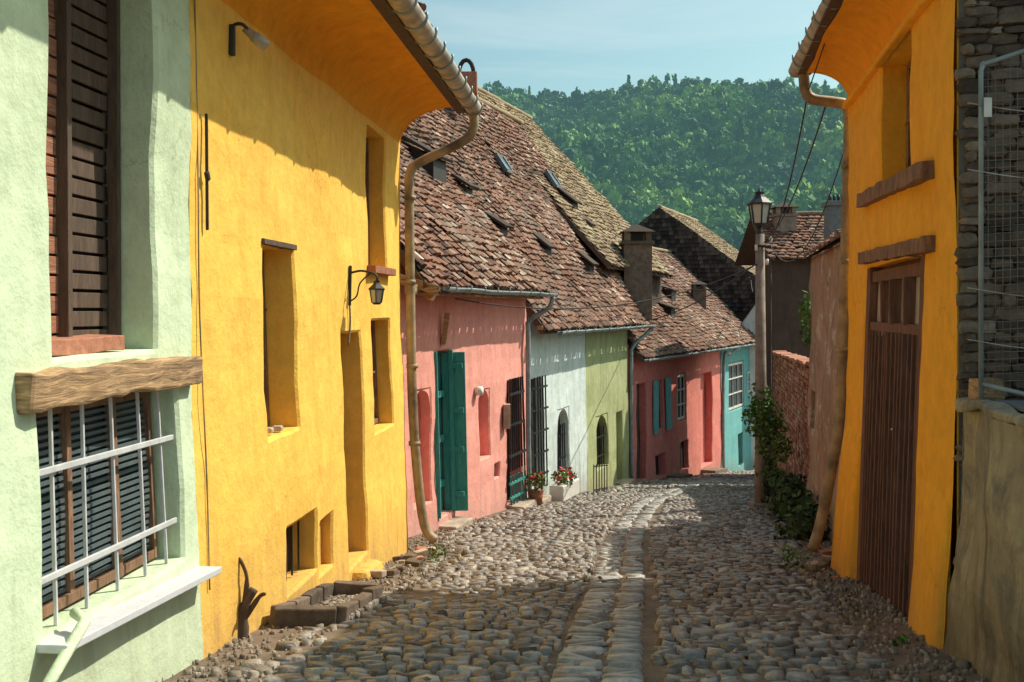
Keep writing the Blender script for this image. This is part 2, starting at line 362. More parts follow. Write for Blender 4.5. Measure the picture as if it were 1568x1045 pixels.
def window(f,Y0,Y1,z0,z1,off,mat,parent,ny=2,nz=3,fr=.06):
    mk('window_glass',[f.p(Y0,z0,off-.03),f.p(Y1,z0,off-.03),f.p(Y1,z1,off-.03),f.p(Y0,z1,off-.03)],[(0,1,2,3)],'glass',parent)
    for i in range(ny+1):
        y=Y0+(Y1-Y0)*i/ny; y=min(max(y,Y0+fr/2),Y1-fr/2); beam('window_frame',f.p(y,z0,off),f.p(y,z1,off),fr,.05,mat,parent,0,.004)
    for i in range(nz+1):
        z=z0+(z1-z0)*i/nz; z=min(max(z,z0+fr/2),z1-fr/2); w=fr if i in(0,nz) else fr*.5; beam('window_frame',f.p(Y0,z,off+.003),f.p(Y1,z,off+.003),.045,w,mat,parent,0,.004)

# ================================================================ GREEN + YELLOW HOUSES (left)
gh=group('green_house'); yh=group('yellow_house')
gops=[dict(Y=(5.27,6.44),z=(-.25,2.25),d=.36,back='dark'),dict(Y=(5.10,6.75),z=(-1.68,-.5),d=.24,back='dark')]
wall('walls',FL,2.5,7.0,-4.5,2.35,gops,'green',gh,.25)
yops=[dict(Y=(8.5,9.33),z=(-1.1,.56),d=.34,back='darkwood'),dict(Y=(10.92,11.81),z=(-2.85,-.26),d=.25,back='doorwood'),
 dict(Y=(12.3,13.35),z=(-1.52,-.13),d=.25,back='darkwood'),dict(Y=(12.2,13.2),z=(.54,2.28),d=.28,back='darkwood'),
 dict(Y=(8.85,9.7),z=(-2.52,-1.95),d=.25,back='dark'),dict(Y=(9.8,10.3),z=(-2.62,-2.1),d=.12,back='yellow')]
wall('walls',FL,7.0,14.1,-4.8,2.35,yops,'yellow',yh,.25)
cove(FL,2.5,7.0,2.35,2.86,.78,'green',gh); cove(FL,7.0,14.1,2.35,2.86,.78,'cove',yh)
shell(FL,7.0,14.1,-5,2.86,8,3.6,'yellow',yh); shell(FL,2.5,7.0,-5,2.86,8,3.6,'green',gh)
for g_,a,b,sd in ((gh,2.5,7.0,3),(yh,7.0,14.35,4)):
    beam('eave_board',FL.p(a,2.90,.84,True),FL.p(b,2.90,.84,True),.14,.16,'darkwood',g_)
    tiles('roof_tiles',FL.p(a,3.02,.96,True),FL.p(b,3.02,.96,True),(-FL.n[0],-FL.n[1]),.85,4.9,'tile',g_,.19,.2,seed=sd)
    gutter(FL,a,b if g_ is gh else 14.55,1.0,1.0,2.93,.125,'gutter',g_,.55)
beam('verge_soffit',FL.p(14.12,2.9,.05,True),FL.p(14.12,2.94,.8,True),.06,.1,'darkwood',yh)
pp=[FL.p(14.45,2.88,1.0,True),FL.p(14.45,2.62,1.0,True),FL.p(14.42,2.42,.84,True),FL.p(14.3,2.12,.25,True),FL.p(14.24,1.95,.12,True),FL.p(14.22,1.5,.11,True),FL.p(14.2,-1,.15,True),FL.p(14.2,-2.2,.22,True),FL.p(14.2,-3.05,.33,True),FL.p(14.18,-3.28,.5,True)]
tube('downpipe',smoothpath(pp,5),.068,'pipe',yh,12)
for z in (1.6,.4,-.8,-1.9): tube('pipe_collar',[FL.p(14.21,z-.03,.13-.03*z if z<0 else .12,True),FL.p(14.21,z+.03,.13-.03*z if z<0 else .12,True)],.085,'pipe',yh,12)
beam('timber_beam',FL.p(4.9,-.405,.0),FL.p(6.98,-.42,.0),.17,.2,'timber',gh,.04,.02)
for i in range(22):
    z=-.2+i*.115
    beam('shutter_slat',FL.p(5.32,z,-.29),FL.p(5.78,z,-.29),.03,.1,'slat',gh,0,.004)
    beam('shutter_slat',FL.p(5.84,z+.03,-.31),FL.p(6.42,z+.03,-.31),.03,.095,'darkwood',gh,0,.004)  # dark slats beside lit red-brown ones: sunlit split set by colour
beam('shutter_frame',FL.p(5.81,-.22,-.26),FL.p(5.81,2.25,-.26),.06,.08,'darkwood',gh)
beam('shutter_frame',FL.p(5.31,-.22,-.26),FL.p(5.31,2.25,-.26),.05,.07,'slat',gh); beam('shutter_frame',FL.p(6.40,-.22,-.26),FL.p(6.40,2.25,-.26),.05,.07,'darkwood',gh)
beam('brick_sill',FL.p(5.30,-.2,-.16),FL.p(6.1,-.2,-.16),.24,.09,'brick',gh,.015)
beam('window_sill',FL.p(5.0,-1.70,.06),FL.p(7.0,-1.82,.06),.2,.045,'sill',gh)
window(FL,5.12,6.7,-1.66,-.52,-.18,'framewood',gh,3,1,.06)
for i in range(26): 
    z=-1.62+i*.042; beam('louvre',FL.p(5.2,z,-.19),FL.p(6.65,z,-.19),.015,.022,'louvre',gh,0,0)
for y in (5.3,5.62,5.96,6.3,6.6): beam('window_grille',FL.p(y,-1.68,-.06),FL.p(y,-.52,-.06),.02,.02,'whiteiron',gh,0,.004)
for z in (-1.4,-.84): beam('window_grille',FL.p(5.1,z,-.045),FL.p(6.74,z-.02,-.045),.02,.035,'whiteiron',gh,0,.004)
tube('rail_pipe',[FL.p(4.3,-2.1,.25,True),FL.p(5.2,-1.62,.22,True),FL.p(5.28,-1.6,.12,True)],.03,'green',gh)
beam('window_lintel',FL.p(8.45,.585,-.02),FL.p(9.36,.585,-.02),.1,.05,'darkwood',yh,.006)
window(FL,8.52,9.31,-1.08,.55,-.3,'framewood',yh,2,3)
window(FL,12.32,13.33,-1.5,-.15,-.22,'framewood',yh,2,2); window(FL,12.22,13.18,.56,2.26,-.25,'framewood',yh,2,3)
beam('brick_sill',FL.p(12.12,.5,.03),FL.p(13.28,.5,.03),.16,.09,'brick',yh,.008)
bars(FL,8.86,9.69,-2.5,-1.97,4,0,-.14,.018,'iron',yh)
beam('threshold',FL.p(11.0,-3.02,.04),FL.p(11.9,-3.1,.04),.26,.26,'yellow',yh,.04,.08)
beam('wall_anchor',FL.p(7.2,1.42,.03),FL.p(7.24,.58,.03),.02,.022,'iron',yh); beam('wall_anchor',FL.p(7.2,1.0,.04),FL.p(7.23,.94,.04),.03,.04,'iron',yh)
tube('wall_cable',smoothpath([FL.p(7.08,2.3,.012),FL.p(7.12,1.0,.012),FL.p(7.1,0,.014),FL.p(7.16,-1.2,.012),FL.p(7.12,-2.0,.012)],6),.006,'pipe',yh,6)
for (yy,zz_) in ((8.72,-1.08),(8.95,-1.09)): box('sill_stone',*(lambda q:(q[0]-.05,q[0]+.04,q[1]-.04,q[1]+.05,q[2],q[2]+.05))(FL.p(yy,zz_,-.08)),'mortar2',yh,.015)

def lantern(g,c,s,glass='paleglass'):
    c=Vector(c)
    def hexr(z0,r0,z1,r1,mat,nm,n=6):
        V=[];F=[]
        for z,r in ((z0,r0),(z1,r1)):
            for k in range(n):
                a=2*math.pi*(k+.5)/n; V.append((c.x+math.cos(a)*r*s,c.y+math.sin(a)*r*s,c.z+z*s))
        for k in range(n): F.append((k,(k+1)%n,n+(k+1)%n,n+k))
        F.append(tuple(range(n))[::-1]); F.append(tuple(range(n,2*n))); return mk(nm,V,F,mat,g)
    hexr(.08,.19,.55,.27,glass,'glass'); hexr(0,.12,.08,.21,'iron','lantern_base'); hexr(.55,.33,.6,.33,'iron','rim')
    hexr(.6,.33,.75,.16,'iron','lantern_roof'); hexr(.75,.16,.86,.1,'iron','lantern_cap'); hexr(.86,.13,.89,.13,'iron','lantern_cap_ring'); hexr(.89,.06,1.0,.01,'iron','finial')
    for k in range(6):
        a=2*math.pi*(k+.5)/6
        beam('lantern_bar',c+Vector((math.cos(a)*.2,math.sin(a)*.2,.08))*s,c+Vector((math.cos(a)*.28,math.sin(a)*.28,.56))*s,.035*s,.035*s,'iron',g,0,0)
wl=group('wall_lantern')
beam('back_plate',FL.p(11.2,.05,.02),FL.p(11.2,.5,.02),.04,.03,'iron',wl); tube('bracket',smoothpath([FL.p(11.2,.42,.03),FL.p(11.2,.44,.15),FL.p(11.2,.4,.3),FL.p(11.2,.33,.33)],4),.013,'iron',wl,8)
tube('bracket_scroll',smoothpath([FL.p(11.2,.1,.03),FL.p(11.2,.16,.1),FL.p(11.2,.3,.13),FL.p(11.2,.41,.24)],4),.009,'iron',wl,8)
lantern(wl,FL.p(11.2,.06,.33),.3)
tube('conduit',smoothpath([FL.p(11.2,.05,.02),FL.p(11.22,-.15,.02),FL.p(11.15,-.4,.02)],4),.012,'pipe',wl,6)
sp=group('spotlight')
tube('spot_bracket',smoothpath([FL.p(7.75,2.0,.02),FL.p(7.75,2.2,.02),FL.p(7.75,2.22,.1),FL.p(7.8,2.16,.14)],4),.014,'iron',sp,8)
box('spot_plate',*(lambda q:(q[0]-.02,q[0]+.02,q[1]-.03,q[1]+.03,q[2]-.12,q[2]+.12))(FL.p(7.75,2.1,.02)),'iron',sp)
a=Vector(FL.p(7.78,2.2,.1)); b=Vector(FL.p(7.88,2.08,.24)); tube('spot_head',[a,a.lerp(b,.4),a.lerp(b,.45),b],.05,'gutter',sp,14,radii=[.028,.036,.045,.047])
tube('spot_lens',[b,b+(b-a)*.03],.04,'paleglass',sp,14)

pl=group('stone_planter')
cs=[(-1.95,8.15),(-1.42,8.25),(-1.28,9.55),(-1.75,9.6)]
for (xa,ya),(xb,yb) in zip(cs,cs[1:]+cs[:1]):
    L=math.hypot(xb-xa,yb-ya); n=max(1,int(L/.36))
    for i in range(n):
        p=Vector((xa+(xb-xa)*i/n,ya+(yb-ya)*i/n,0)); q=Vector((xa+(xb-xa)*(i+.93)/n,ya+(yb-ya)*(i+.93)/n,0))
        p.z=zg(p.y)+.05+R(-.02,.02); q.z=zg(q.y)+.05+R(-.02,.02)
        beam('kerb_stone',p,q,.1,.2,'stone',pl,.016,.015)
st=group('tree_stump')
g0=zg(7.7)
tube('stump',smoothpath([(-2.12,7.75,g0-.1),(-2.1,7.72,g0+.12),(-2.06,7.7,g0+.25),(-2.0,7.72,g0+.36)],4),.05,'darkwood',st,9,radii=[.065]*4+[.05]*4+[.035]*5)
tube('branch',smoothpath([(-2.1,7.72,g0+.05),(-2.17,7.68,g0+.25),(-2.15,7.66,g0+.5)],4),.02,'darkwood',st,7,radii=[.03]*4+[.02]*4+[.012])
tube('branch',smoothpath([(-2.08,7.72,g0+.2),(-2.05,7.7,g0+.45),(-2.1,7.66,g0+.62)],4),.015,'darkwood',st,7,radii=[.022]*4+[.014]*4+[.008])
tube('branch',smoothpath([(-2.06,7.72,g0+.15),(-1.96,7.7,g0+.3),(-1.9,7.66,g0+.34)],4),.015,'darkwood',st,7,radii=[.022]*4+[.016]*4+[.012])

# ================================================================ PINK HOUSE
ph=group('pink_house')
ops=[dict(Y=(16.35,16.97),z=(-3.25,-1.34),d=.2,arch=True,back='red'),dict(Y=(17.2,17.95),z=(-3.6,-.72),d=.2,back='doorteal'),
 dict(Y=(19.3,19.85),z=(-2.9,-1.57),d=.25,arch=True,back='red'),dict(Y=(20.1,20.4),z=(-3.4,-3.12),d=.1,back='dark'),dict(Y=(20.9,21.86),z=(-4.15,-1.5),d=.3,back='dark')]
wall('walls',FP,15.6,22.25,-5.2,.8,ops,'pink',ph,.3)
shell(FP,15.6,22.25,-5.2,1.05,6.8,4.4,'pink',ph,.6)
rp=tiles('roof_tiles',FP.p(15.75,.40,.53,True),FP.p(22.45,.40,.53,True),(-FP.n[0],-FP.n[1]),1.27,4.3,'tile',ph,seed=11,amp=.14)
gutter(FP,16.3,22.6,.58,.58,.37,.075,'zinc',ph,.7)
beam('eave_plate',FP.p(15.5,.32,.3,True),FP.p(22.4,.32,.3,True),.14,.16,'timber',ph); beam('eave_beam',FP.p(15.6,.5,.05,True),FP.p(15.9,.3,.62,True),.14,.15,'timber',ph,.01)
beam('eave_beam',FP.p(16.0,.45,0,True),FP.p(16.0,.2,.5,True),.13,.13,'timber',ph,.01)
beam('door_leaf',FP.p(17.98,-3.62,.03),FP.p(17.98,-.76,.03),.06,.42,'doorteal',ph,0,.01,side=(1,0,0))
for z in (-3.3,-2.5,-1.8,-1.0): beam('door_leaf_rail',Vector(FP.p(17.93,z,-.14)),Vector(FP.p(17.93,z,.22)),.03,.09,'doorteal',ph)
for y in (17.22,17.93): beam('door_frame',FP.p(y,-3.6,.0),FP.p(y,-.72,.0),.08,.08,'doorteal',ph)
for z in (-3.1,-2.3,-1.5): beam('door_rail',FP.p(17.25,z,-.15),FP.p(17.9,z,-.15),.06,.12,'doorteal',ph)
beam('timber_post',FP.p(17.5,-.62,.04),FP.p(17.5,-.05,.12),.09,.09,'timber',ph,.01)
bars(FP,20.85,21.9,-3.4,-1.45,7,3,.06,.04,'iron',ph); bars(FP,20.85,21.9,-4.1,-3.5,6,2,.08,.04,'doorteal',ph)
tube('wall_lamp',[FP.p(19.1,-1.55,.02),FP.p(19.1,-1.55,.14)],.09,'whitepaint',ph)
box('mail_box',*(lambda q:(q[0]-.02,q[0]+.12,q[1]-.12,q[1]+.12,q[2]-.25,q[2]+.25))(FP.p(20.65,-2.2,.03)),'mortar2',ph)
tube('downpipe',smoothpath([FP.p(22.4,.3,.58,True),FP.p(22.35,.05,.5,True),FP.p(22.15,-.25,.12,True),FP.p(22.1,-.7,.1,True),FP.p(22.1,-3.9,.13,True),FP.p(22.1,-4.2,.3,True)],5),.055,'zinc',ph)
def vent(rf,a,d,g,w=.5,h=.35,glass=False):
    p=rf(a,d)
    if glass:
        p2=rf(a+w,d); p3=rf(a+w,d+h); p4=rf(a,d+h); n=(p2-p).cross(p4-p).normalized(); n=n if n.z>0 else -n
        V=[tuple(q+n*.05) for q in (p,p2,p3,p4)]+[tuple(q+n*k) for q,k in ((p,.16),(p2,.16),(p3,.14),(p4,.14))]
        mk('skylight',V,[(4,5,6,7),(0,1,5,4),(1,2,6,5),(2,3,7,6),(3,0,4,7)],'sky',g)
        for q,r in ((p,p2),(p2,p3),(p3,p4),(p4,p)): beam('skylight_frame',q+n*.14,r+n*.14,.07,.1,'slate',g)
        return
    al=(rf(a+1,d)-p).normalized(); q=rf(a,d+h*1.3)
    V=[p,p+al*w,p+al*w+Vector((0,0,h)),p+Vector((0,0,h)),q,q+al*w]
    V=[tuple(v) for v in V]
    mk('vent_dormer',V,[(0,3,4),(1,5,2)],'tile_dark',g); mk('vent_opening',V,[(0,1,2,3)],'dark',g)
    fw=(Vector(V[0])-Vector(V[4])); fw.z=0; fw.normalize()
    beam('vent_roof',Vector(V[3]).lerp(Vector(V[2]),.5)+fw*.12,Vector(q).lerp(Vector(V[5]),.5)+Vector((0,0,.12)),w+.2,.06,'tile_dark',g)
vent(rp,6.2,.9,ph,.45,.28); vent(rp,4.4,1.75,ph,.7,.5); vent(rp,5.9,1.6,ph,.4,.25)

# ================================================================ BLUE + OLIVE HOUSES
bh=group('pale_blue_house'); oh=group('olive_house')
wall('walls',FB,22.45,27.2,-6,.15,[dict(Y=(22.85,23.75),z=(-4.05,-1.6),d=.2,back='dark'),dict(Y=(24.7,25.7),z=(-4.1,-2.5),d=.25,arch=True,back='dark')],'blue',bh,.35)
wall('walls',FB,27.2,31.8,-7,.15,[dict(Y=(28.2,29.4),z=(-4.55,-3.05),d=.25,arch=True,back='dark'),dict(Y=(30.4,31.1),z=(-5.3,-3.15),d=.2,back='olive')],'olive',oh,.35)
shell(FB,22.45,27.2,-6,.3,9,6.0,'white',bh,.5); shell(FB,27.2,31.8,-7,.3,9,6.0,'olive',oh,.5)
rb=tiles('roof_tiles',FB.p(22.55,-.45,.5,True),FB.p(27.2,-.45,.5,True),(-FB.n[0],-FB.n[1]),1.5,4.6,'tile',bh,seed=21,amp=.14)
rb2=tiles('roof_tiles',FB.p(27.2,-.45,.5,True),FB.p(33.1,-.45,.5,True),(-FB.n[0],-FB.n[1]),1.5,4.6,'tile',oh,seed=22,amp=.14)
gutter(FB,23.3,33.1,.56,.56,-.5,.08,'zinc',oh,.8)
bars(FB,22.8,23.8,-4.1,-1.55,5,5,.08,.035,'iron',bh); bars(FB,24.75,25.65,-4.05,-2.9,5,2,-.1,.03,'iron',bh); bars(FB,28.25,29.35,-4.5,-3.4,5,2,-.1,.03,'iron',oh)
beam('eave_plate',FB.p(22.5,-.4,.35,True),FB.p(33,-.4,.35,True),.14,.1,'timber',oh)
tube('downpipe',smoothpath([FB.p(33,-.55,.56,True),FB.p(32.6,-.8,.4,True),FB.p(32.0,-1.2,.12,True),FB.p(31.9,-1.8,.1,True),FB.p(31.9,-5.3,.12,True),FB.p(31.9,-5.55,.3,True)],5),.06,'zinc',oh)
vent(rb,4.75,2.85,bh,.5,.3,glass=True); vent(rb2,4.7,2.95,oh,.55,.33,glass=True); vent(rb2,5.0,2.35,oh,.6,.45); vent(rb2,2.2,1.0,oh,.5,.3); vent(rb,3.6,1.2,bh,.5,.3); vent(rb2,5.3,1.9,oh,.35,.4)
def chimney(g,x,y,z0,z1,w,mat='brick'):
    box('stack',x-w/2,x+w/2,y-w/2,y+w/2,z0,z1-.75*w,mat,g,.01,.012)
    zt=z1-.75*w
    box('corbel',x-w*.58,x+w*.58,y-w*.58,y+w*.58,zt,zt+.12*w,mat,g)
    for sx in(-1,1):
        for sy in(-1,1): box('cap_pier',x+sx*w*.38-w*.1,x+sx*w*.38+w*.1,y+sy*w*.38-w*.1,y+sy*w*.38+w*.1,zt+.12*w,zt+.45*w,mat,g,.005)
    box('flue_core',x-w*.2,x+w*.2,y-w*.2,y+w*.2,zt+.12*w,zt+.45*w,'dark',g)
    a=w*.62; V=[(x-a,y-a,zt+.45*w),(x+a,y-a,zt+.45*w),(x+a,y+a,zt+.45*w),(x-a,y+a,zt+.45*w),(x-w*.06,y,z1),(x+w*.06,y,z1)]
    mk('cap',V,[(0,1,5,4),(1,2,5),(2,3,4,5),(3,0,4),(3,2,1,0)],'tile_dark',g)
chimney(oh,4.15,33.2,-.3,2.85,.92,'stone')
rv=group('ridge_chimney'); c=(-1.25,27.2)
box('stack',c[0]-.3,c[0]+.3,c[1]-.3,c[1]+.3,5.9,6.45,'brick',rv)
tube('cowl',[(c[0]-.2+.2*(1-math.cos(t)),c[1],6.45+.38*math.sin(t)) for t in np.linspace(0,math.pi,9)],.06,'tile_dark',rv)

# ================================================================ RED + TEAL HOUSES
rh=group('red_house'); th=group('teal_house')
wall('walls',FR,32.1,43.4,-9,-1.3,[dict(Y=(32.75,33.7),z=(-5.7,-2.45),d=.25,back='darkwood'),dict(Y=(34.7,35.6),z=(-4.2,-2.5),d=.15,back='glass'),dict(Y=(37.2,38.3),z=(-4.2,-2.4),d=.12,back='paleglass'),
 dict(Y=(37.45,38.5),z=(-6.1,-5.0),d=.2,back='dark'),dict(Y=(34.65,35.8),z=(-5.9,-5.1),d=.3,back='dark'),dict(Y=(40.3,42.0),z=(-6.4,-2.6),d=.3,back='red')],'red',rh,.4)
wall('walls',FR,43.4,49.4,-10,-1.3,[dict(Y=(44.8,47.6),z=(-4.6,-2.4),d=.15,back='whitepaint'),dict(Y=(46.4,47.4),z=(-7.3,-5.8),d=.2,back='dark')],'teal',th,.4)
shell(FR,32.1,43.4,-9,-1.15,9.6,4.0,'red',rh); shell(FR,43.4,49.4,-10,-1.15,9.6,4.0,'teal',th)
inwR=(-FR.n[0],-FR.n[1])
rr_=tiles('roof_tiles',FR.p(32.2,-1.55,.5,True),FR.p(43.4,-1.55,.5,True),inwR,.94,4.8,'tile',rh,.2,.19,seed=31,amp=.12)
rt_=tiles('roof_tiles',FR.p(43.4,-1.55,.5,True),FR.p(49.9,-1.55,.5,True),inwR,.94,4.8,'tile',th,.2,.19,seed=32,amp=.12)
gutter(FR,32.2,44.5,.56,.56,-1.6,.08,'zinc',rh,1.0); gutter(FR,44.6,49.8,.56,.56,-1.6,.08,'zinc',th,1.0)
tube('downpipe',smoothpath([FR.p(44.4,-1.65,.56,True),FR.p(43.9,-1.95,.3,True),FR.p(43.5,-2.3,.12,True),FR.p(43.5,-6.8,.12,True),FR.p(43.5,-7.1,.35,True)],5),.07,'zinc',rh)
window(FR,37.25,38.25,-4.15,-2.45,-.06,'whitepaint',rh,2,3,.09); window(FR,44.85,47.55,-4.55,-2.45,-.06,'whitepaint',th,3,3,.1)
beam('shutter',FR.p(34.55,-4.3,.06),FR.p(34.55,-2.45,.06),.06,.5,M['teal'],rh,0,.01,side=(.47,1,0)); beam('shutter',FR.p(35.9,-4.3,.08),FR.p(35.9,-2.45,.08),.06,.6,M['teal'],rh,0,.01,side=(.47,1,0))
beam('door_step',FR.p(35.8,-6.1,.3),FR.p(37,-6.2,.3),.6,.3,'stone',rh); beam('door_step',FR.p(40.2,-6.6,.3),FR.p(42.1,-6.8,.3),.6,.3,'stone',rh)
vent(rr_,9.5,2.5,rh,.7,.5,glass=True); vent(rr_,10,2.0,rh,.6,.5); chimney(th,8.6,45.9,.0,1.35,.6,'stone')
vent(rr_,7.5,1.3,rh,.6,.4)

# ================================================================ FURTHER HOUSES
fh=group('tiled_house')
R1=Vector((.85,42,8.0)); dirB=Vector((.343,.939,0)); outw=Vector((.939,-.343,0))
eN=R1+outw*6-Vector((0,0,6.6))
tiles('roof_tiles',tuple(eN-dirB*10),tuple(eN),(-.939,.343),1.1,6,'tile_old',fh,.22,.2,seed=41,amp=.13)
mk('walls',[tuple(eN-outw*.5+Vector((0,0,.3))),tuple(R1-Vector((0,0,.2))),tuple(R1-outw*5.5-Vector((0,0,6.3))),tuple(R1-outw*5.5-Vector((0,0,14))),tuple(eN-outw*.5-Vector((0,0,8))),
  tuple(eN-outw*.5-dirB*10+Vector((0,0,.3))),tuple(eN-outw*.5-dirB*10-Vector((0,0,8)))],[(0,1,2,3,4),(0,4,6,5)],'darkwall',fh)
dh=group('dark_roofed_house'); ax=Vector((.42,1,0)).normalized(); pr=Vector((ax.y,-ax.x,0))
pk=Vector((7.7,52,5.35)); hl=6.2; rise=4.6
A=pk+pr*hl-Vector((0,0,rise)); Bp=pk-pr*hl-Vector((0,0,rise))
tiles('roof_tiles',tuple(A),tuple(A+ax*9),tuple(-pr),rise/hl,hl,'tile_old',dh,.24,.22,seed=51)
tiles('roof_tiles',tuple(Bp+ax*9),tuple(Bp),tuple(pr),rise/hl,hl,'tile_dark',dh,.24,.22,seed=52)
mk('gable_wall',[tuple(A-pr*.3-Vector((0,0,.1))),tuple(pk-Vector((0,0,.15))),tuple(Bp+pr*.3-Vector((0,0,.1))),tuple(Bp+pr*.3-Vector((0,0,16))),tuple(A-pr*.3-Vector((0,0,16))),tuple(A-pr*.3+ax*9-Vector((0,0,.1))),tuple(A-pr*.3+ax*9-Vector((0,0,16)))],[(0,1,2,3,4),(0,4,6,5)],'darkwall',dh)
V=[];F=[];rn=[]
for i in range(24):
    z=5.0-i*.22; hw=min(hl*(5.35-z)/rise-.25,hl-.3); s=-hw+(i%2)*.12
    while s<hw-.2:
        c0=pk-ax*.06; k=len(V); o1=R(.0,.03)
        for (ds_,dz,oo) in ((0,0,.06+o1),(.22,0,.06+o1),(.22,.26,0),(0,.26,0)):
            q=c0+pr*(s+ds_)-ax*oo; V.append((q.x,q.y,z+dz+R(-.01,.01)))
        F.append((k,k+1,k+2,k+3)); rn.append(R(0,1)); s+=.235
mk('hung_tiles',V,F,'tile_dark',dh,rnd=rn)
wh=group('white_gabled_house'); wy=48.9
V=[(11.3,wy,-.6),(12.6,wy,1.15),(14.4,wy+.3,-2.2),(14.4,wy+.3,-12),(11.3,wy,-12)]
mk('gable_wall',V,[(0,1,2,3,4)],'white',wh); V2=[(x+3,y+8,z) for x,y,z in V]
mk('side_walls',V+V2,[(0,4,9,5),(2,7,8,3)],'white',wh)
mk('roof',[(11.0,wy-.3,-.9),(12.6,wy-.3,1.33),(15.6,wy+7.7,1.33),(14,wy+7.7,-.9),(14.65,wy-.1,-2.45),(17.6,wy+7.9,-2.45)],[(0,1,2,3),(1,4,5,2)],'tile_dark',wh)
window(FR,48.2,48.9,-4,-3,.02,'whitepaint',th,1,2,.08)

bw=group('brown_house'); FW=Fac(1.9,.2,-1,.02,0,.07)
wall('walls',FW,13.2,19,-6,1.0,[dict(Y=(18.1,18.7),z=(-2.2,-1.5),d=.2,back='dark')],'brown',bw,.3)
x0,y0,_=FW.p(19,0,0,True); x1,y1,_=FW.p(13.2,0,0,True)
V=[(x0,y0,-6),(x0,y0,1.0),(x0+2.5,y0-.5,2.6),(x0+5,y0-1,1),(x0+5,y0-1,-6),(x1,y1,-6),(x1,y1,1),(x1+2.5,y1-.5,2.6),(x1+5,y1-1,1),(x1+5,y1-1,-6)]
mk('end_walls',V,[(0,1,2,3,4),(9,8,7,6,5),(4,3,8,9)],'brown',bw)
tiles('roof_tiles',(x1-.1,y1,1.02),(x0-.1,y0+.1,1.02),(.98,-.2),.62,2.7,'tile',bw,seed=61)
rc=group('chimney_house')
wall('walls',Fac(8.6-.2*33,.2,-1,0,0,.02),33,40,-9,1.85,[],'darkwall',rc,.6)
mk('front_wall',[(8.6,33,-9),(8.6,33,1.85),(9.6,35,3.3),(16,35,3.3),(16,33,1.85),(16,33,-9)],[(0,1,4,5)],'darkwall',rc)
tiles('roof_tiles',(8.5,32.7,1.7),(17,32.7,1.7),(0,1),.62,2.7,'tile',rc,.22,.2,seed=71)
chimney(rc,9.45,34.6,1.6,3.75,.7,'concrete'); 
box('metal_stack',9.9,10.5,31.0,31.6,0,3.25,'slate',rc); box('metal_cap',9.82,10.58,30.92,31.68,3.25,3.4,'slate',rc)
for k in range(4): tube('smoke_pot',[(10.0+.13*k,31.3,3.4),(10.0+.13*k,31.3,3.62)],.045,'iron',rc,8)

# ================================================================ BRICK GARDEN WALL
gw=group('brick_wall'); A=Vector((5.75,19,0)); Bq=Vector((7.9,30,0)); t=(Bq-A).normalized(); nrm=Vector((-t.y,t.x,0)); L=(Bq-A).length
def topz(s): return -1.06-.22*s/L+.08*noise.noise(Vector((s*1.5,0,0)))
V=[];F=[];rn=[]
row=0
z=-6.2
while z<-.9:
    s=-(row%2)*.17
    while s<L:
        zt=z+.095
        if zt<topz(s) and z>zg(A.y+t.y*s)-.3:
            a0=max(s,0)+.01; a1=min(s+.33,L)-.01; o=R(-.012,.02)
            if R(0,1)>.05:
                k=len(V)
                for (aa,zc) in ((a0,z+.01),(a1,z+.01),(a1,zt),(a0,zt)):
                    for oo in (.025+o,-.1): 
                        p=A+t*aa+nrm*oo; V.append((p.x,p.y,zc+R(-.006,.006)))
                F+=[(k,k+2,k+4,k+6),(k+4,k+5,k+7,k+6),(k,k+6,k+7,k+1),(k,k+1,k+3,k+2)]; r=min(1,max(0,random.gauss(.5,.3))); rn+=[r]*4
        s+=.34
    z+=.115; row+=1
mk('bricks',V,F,'brick',gw,rnd=rn)
V=[];n=30
for i in range(n+1):
    s=L*i/n; p=A+t*s; q=p-nrm*.3
    V+=[(p.x,p.y,-8),(p.x,p.y,topz(s)-.06),(q.x,q.y,topz(s)-.06),(q.x,q.y,-8)]
F=[]
for i in range(n):
    for k in range(3): F.append((i*4+k,(i+1)*4+k,(i+1)*4+k+1,i*4+k+1))
F+=[(0,1,2,3),(n*4+3,n*4+2,n*4+1,n*4)]
mk('mortar_core',V,F,'mortar2',gw)
cp=[tuple(A+t*s_-nrm*.13+Vector((0,0,topz(s_)+.0))) for s_ in np.arange(0,L+.1,.5)]
for a_,b_ in zip(cp[:-1],cp[1:]): beam('coping_tile',a_,b_,.42,.07,'brick',gw,.01,.01)

# ================================================================ RIGHT YELLOW HOUSE
oy=group('orange_house')
wall('walls',FY,7.27,12.3,-4.8,2.58,[dict(Y=(8.84,10.2),z=(1.28,2.5),d=.3,back='darkwood'),dict(Y=(8.4,11.07),z=(-3.2,.47),d=.14,back='doorwood'),dict(Y=(11.4,11.9),z=(-.32,.07),d=.02,back='orange')],'orange',oy,.25)
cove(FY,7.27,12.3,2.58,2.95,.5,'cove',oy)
shell(FY,7.27,12.3,-5,2.95,7,2.6,'orange',oy)
tiles('roof_tiles',FY.p(7.1,3.06,.6,True),FY.p(12.5,3.06,.6,True),(-FY.n[0],-FY.n[1]),.75,4.1,'tile',oy,.19,.2,seed=81)
beam('eave_board',FY.p(7.2,3.0,.55,True),FY.p(12.4,3.0,.55,True),.1,.1,'darkwood',oy)
beam('cornice_moulding',FY.p(7.28,2.52,.03,True),FY.p(12.3,2.52,.03,True),.1,.07,'orange',oy,.008,.02)
gutter(FY,7.0,12.55,.48,.60,3.06,.1,'gutter',oy,.6)
beam('upper_sill',FY.p(7.95,1.13,.02),FY.p(11.2,1.23,.02),.14,.15,'framewood',oy,.018)
beam('door_lintel',FY.p(8.0,.53,.02),FY.p(11.2,.58,.02),.14,.13,'framewood',oy,.018)
window(FY,8.9,10.14,1.3,2.48,-.26,'framewood',oy,2,2)
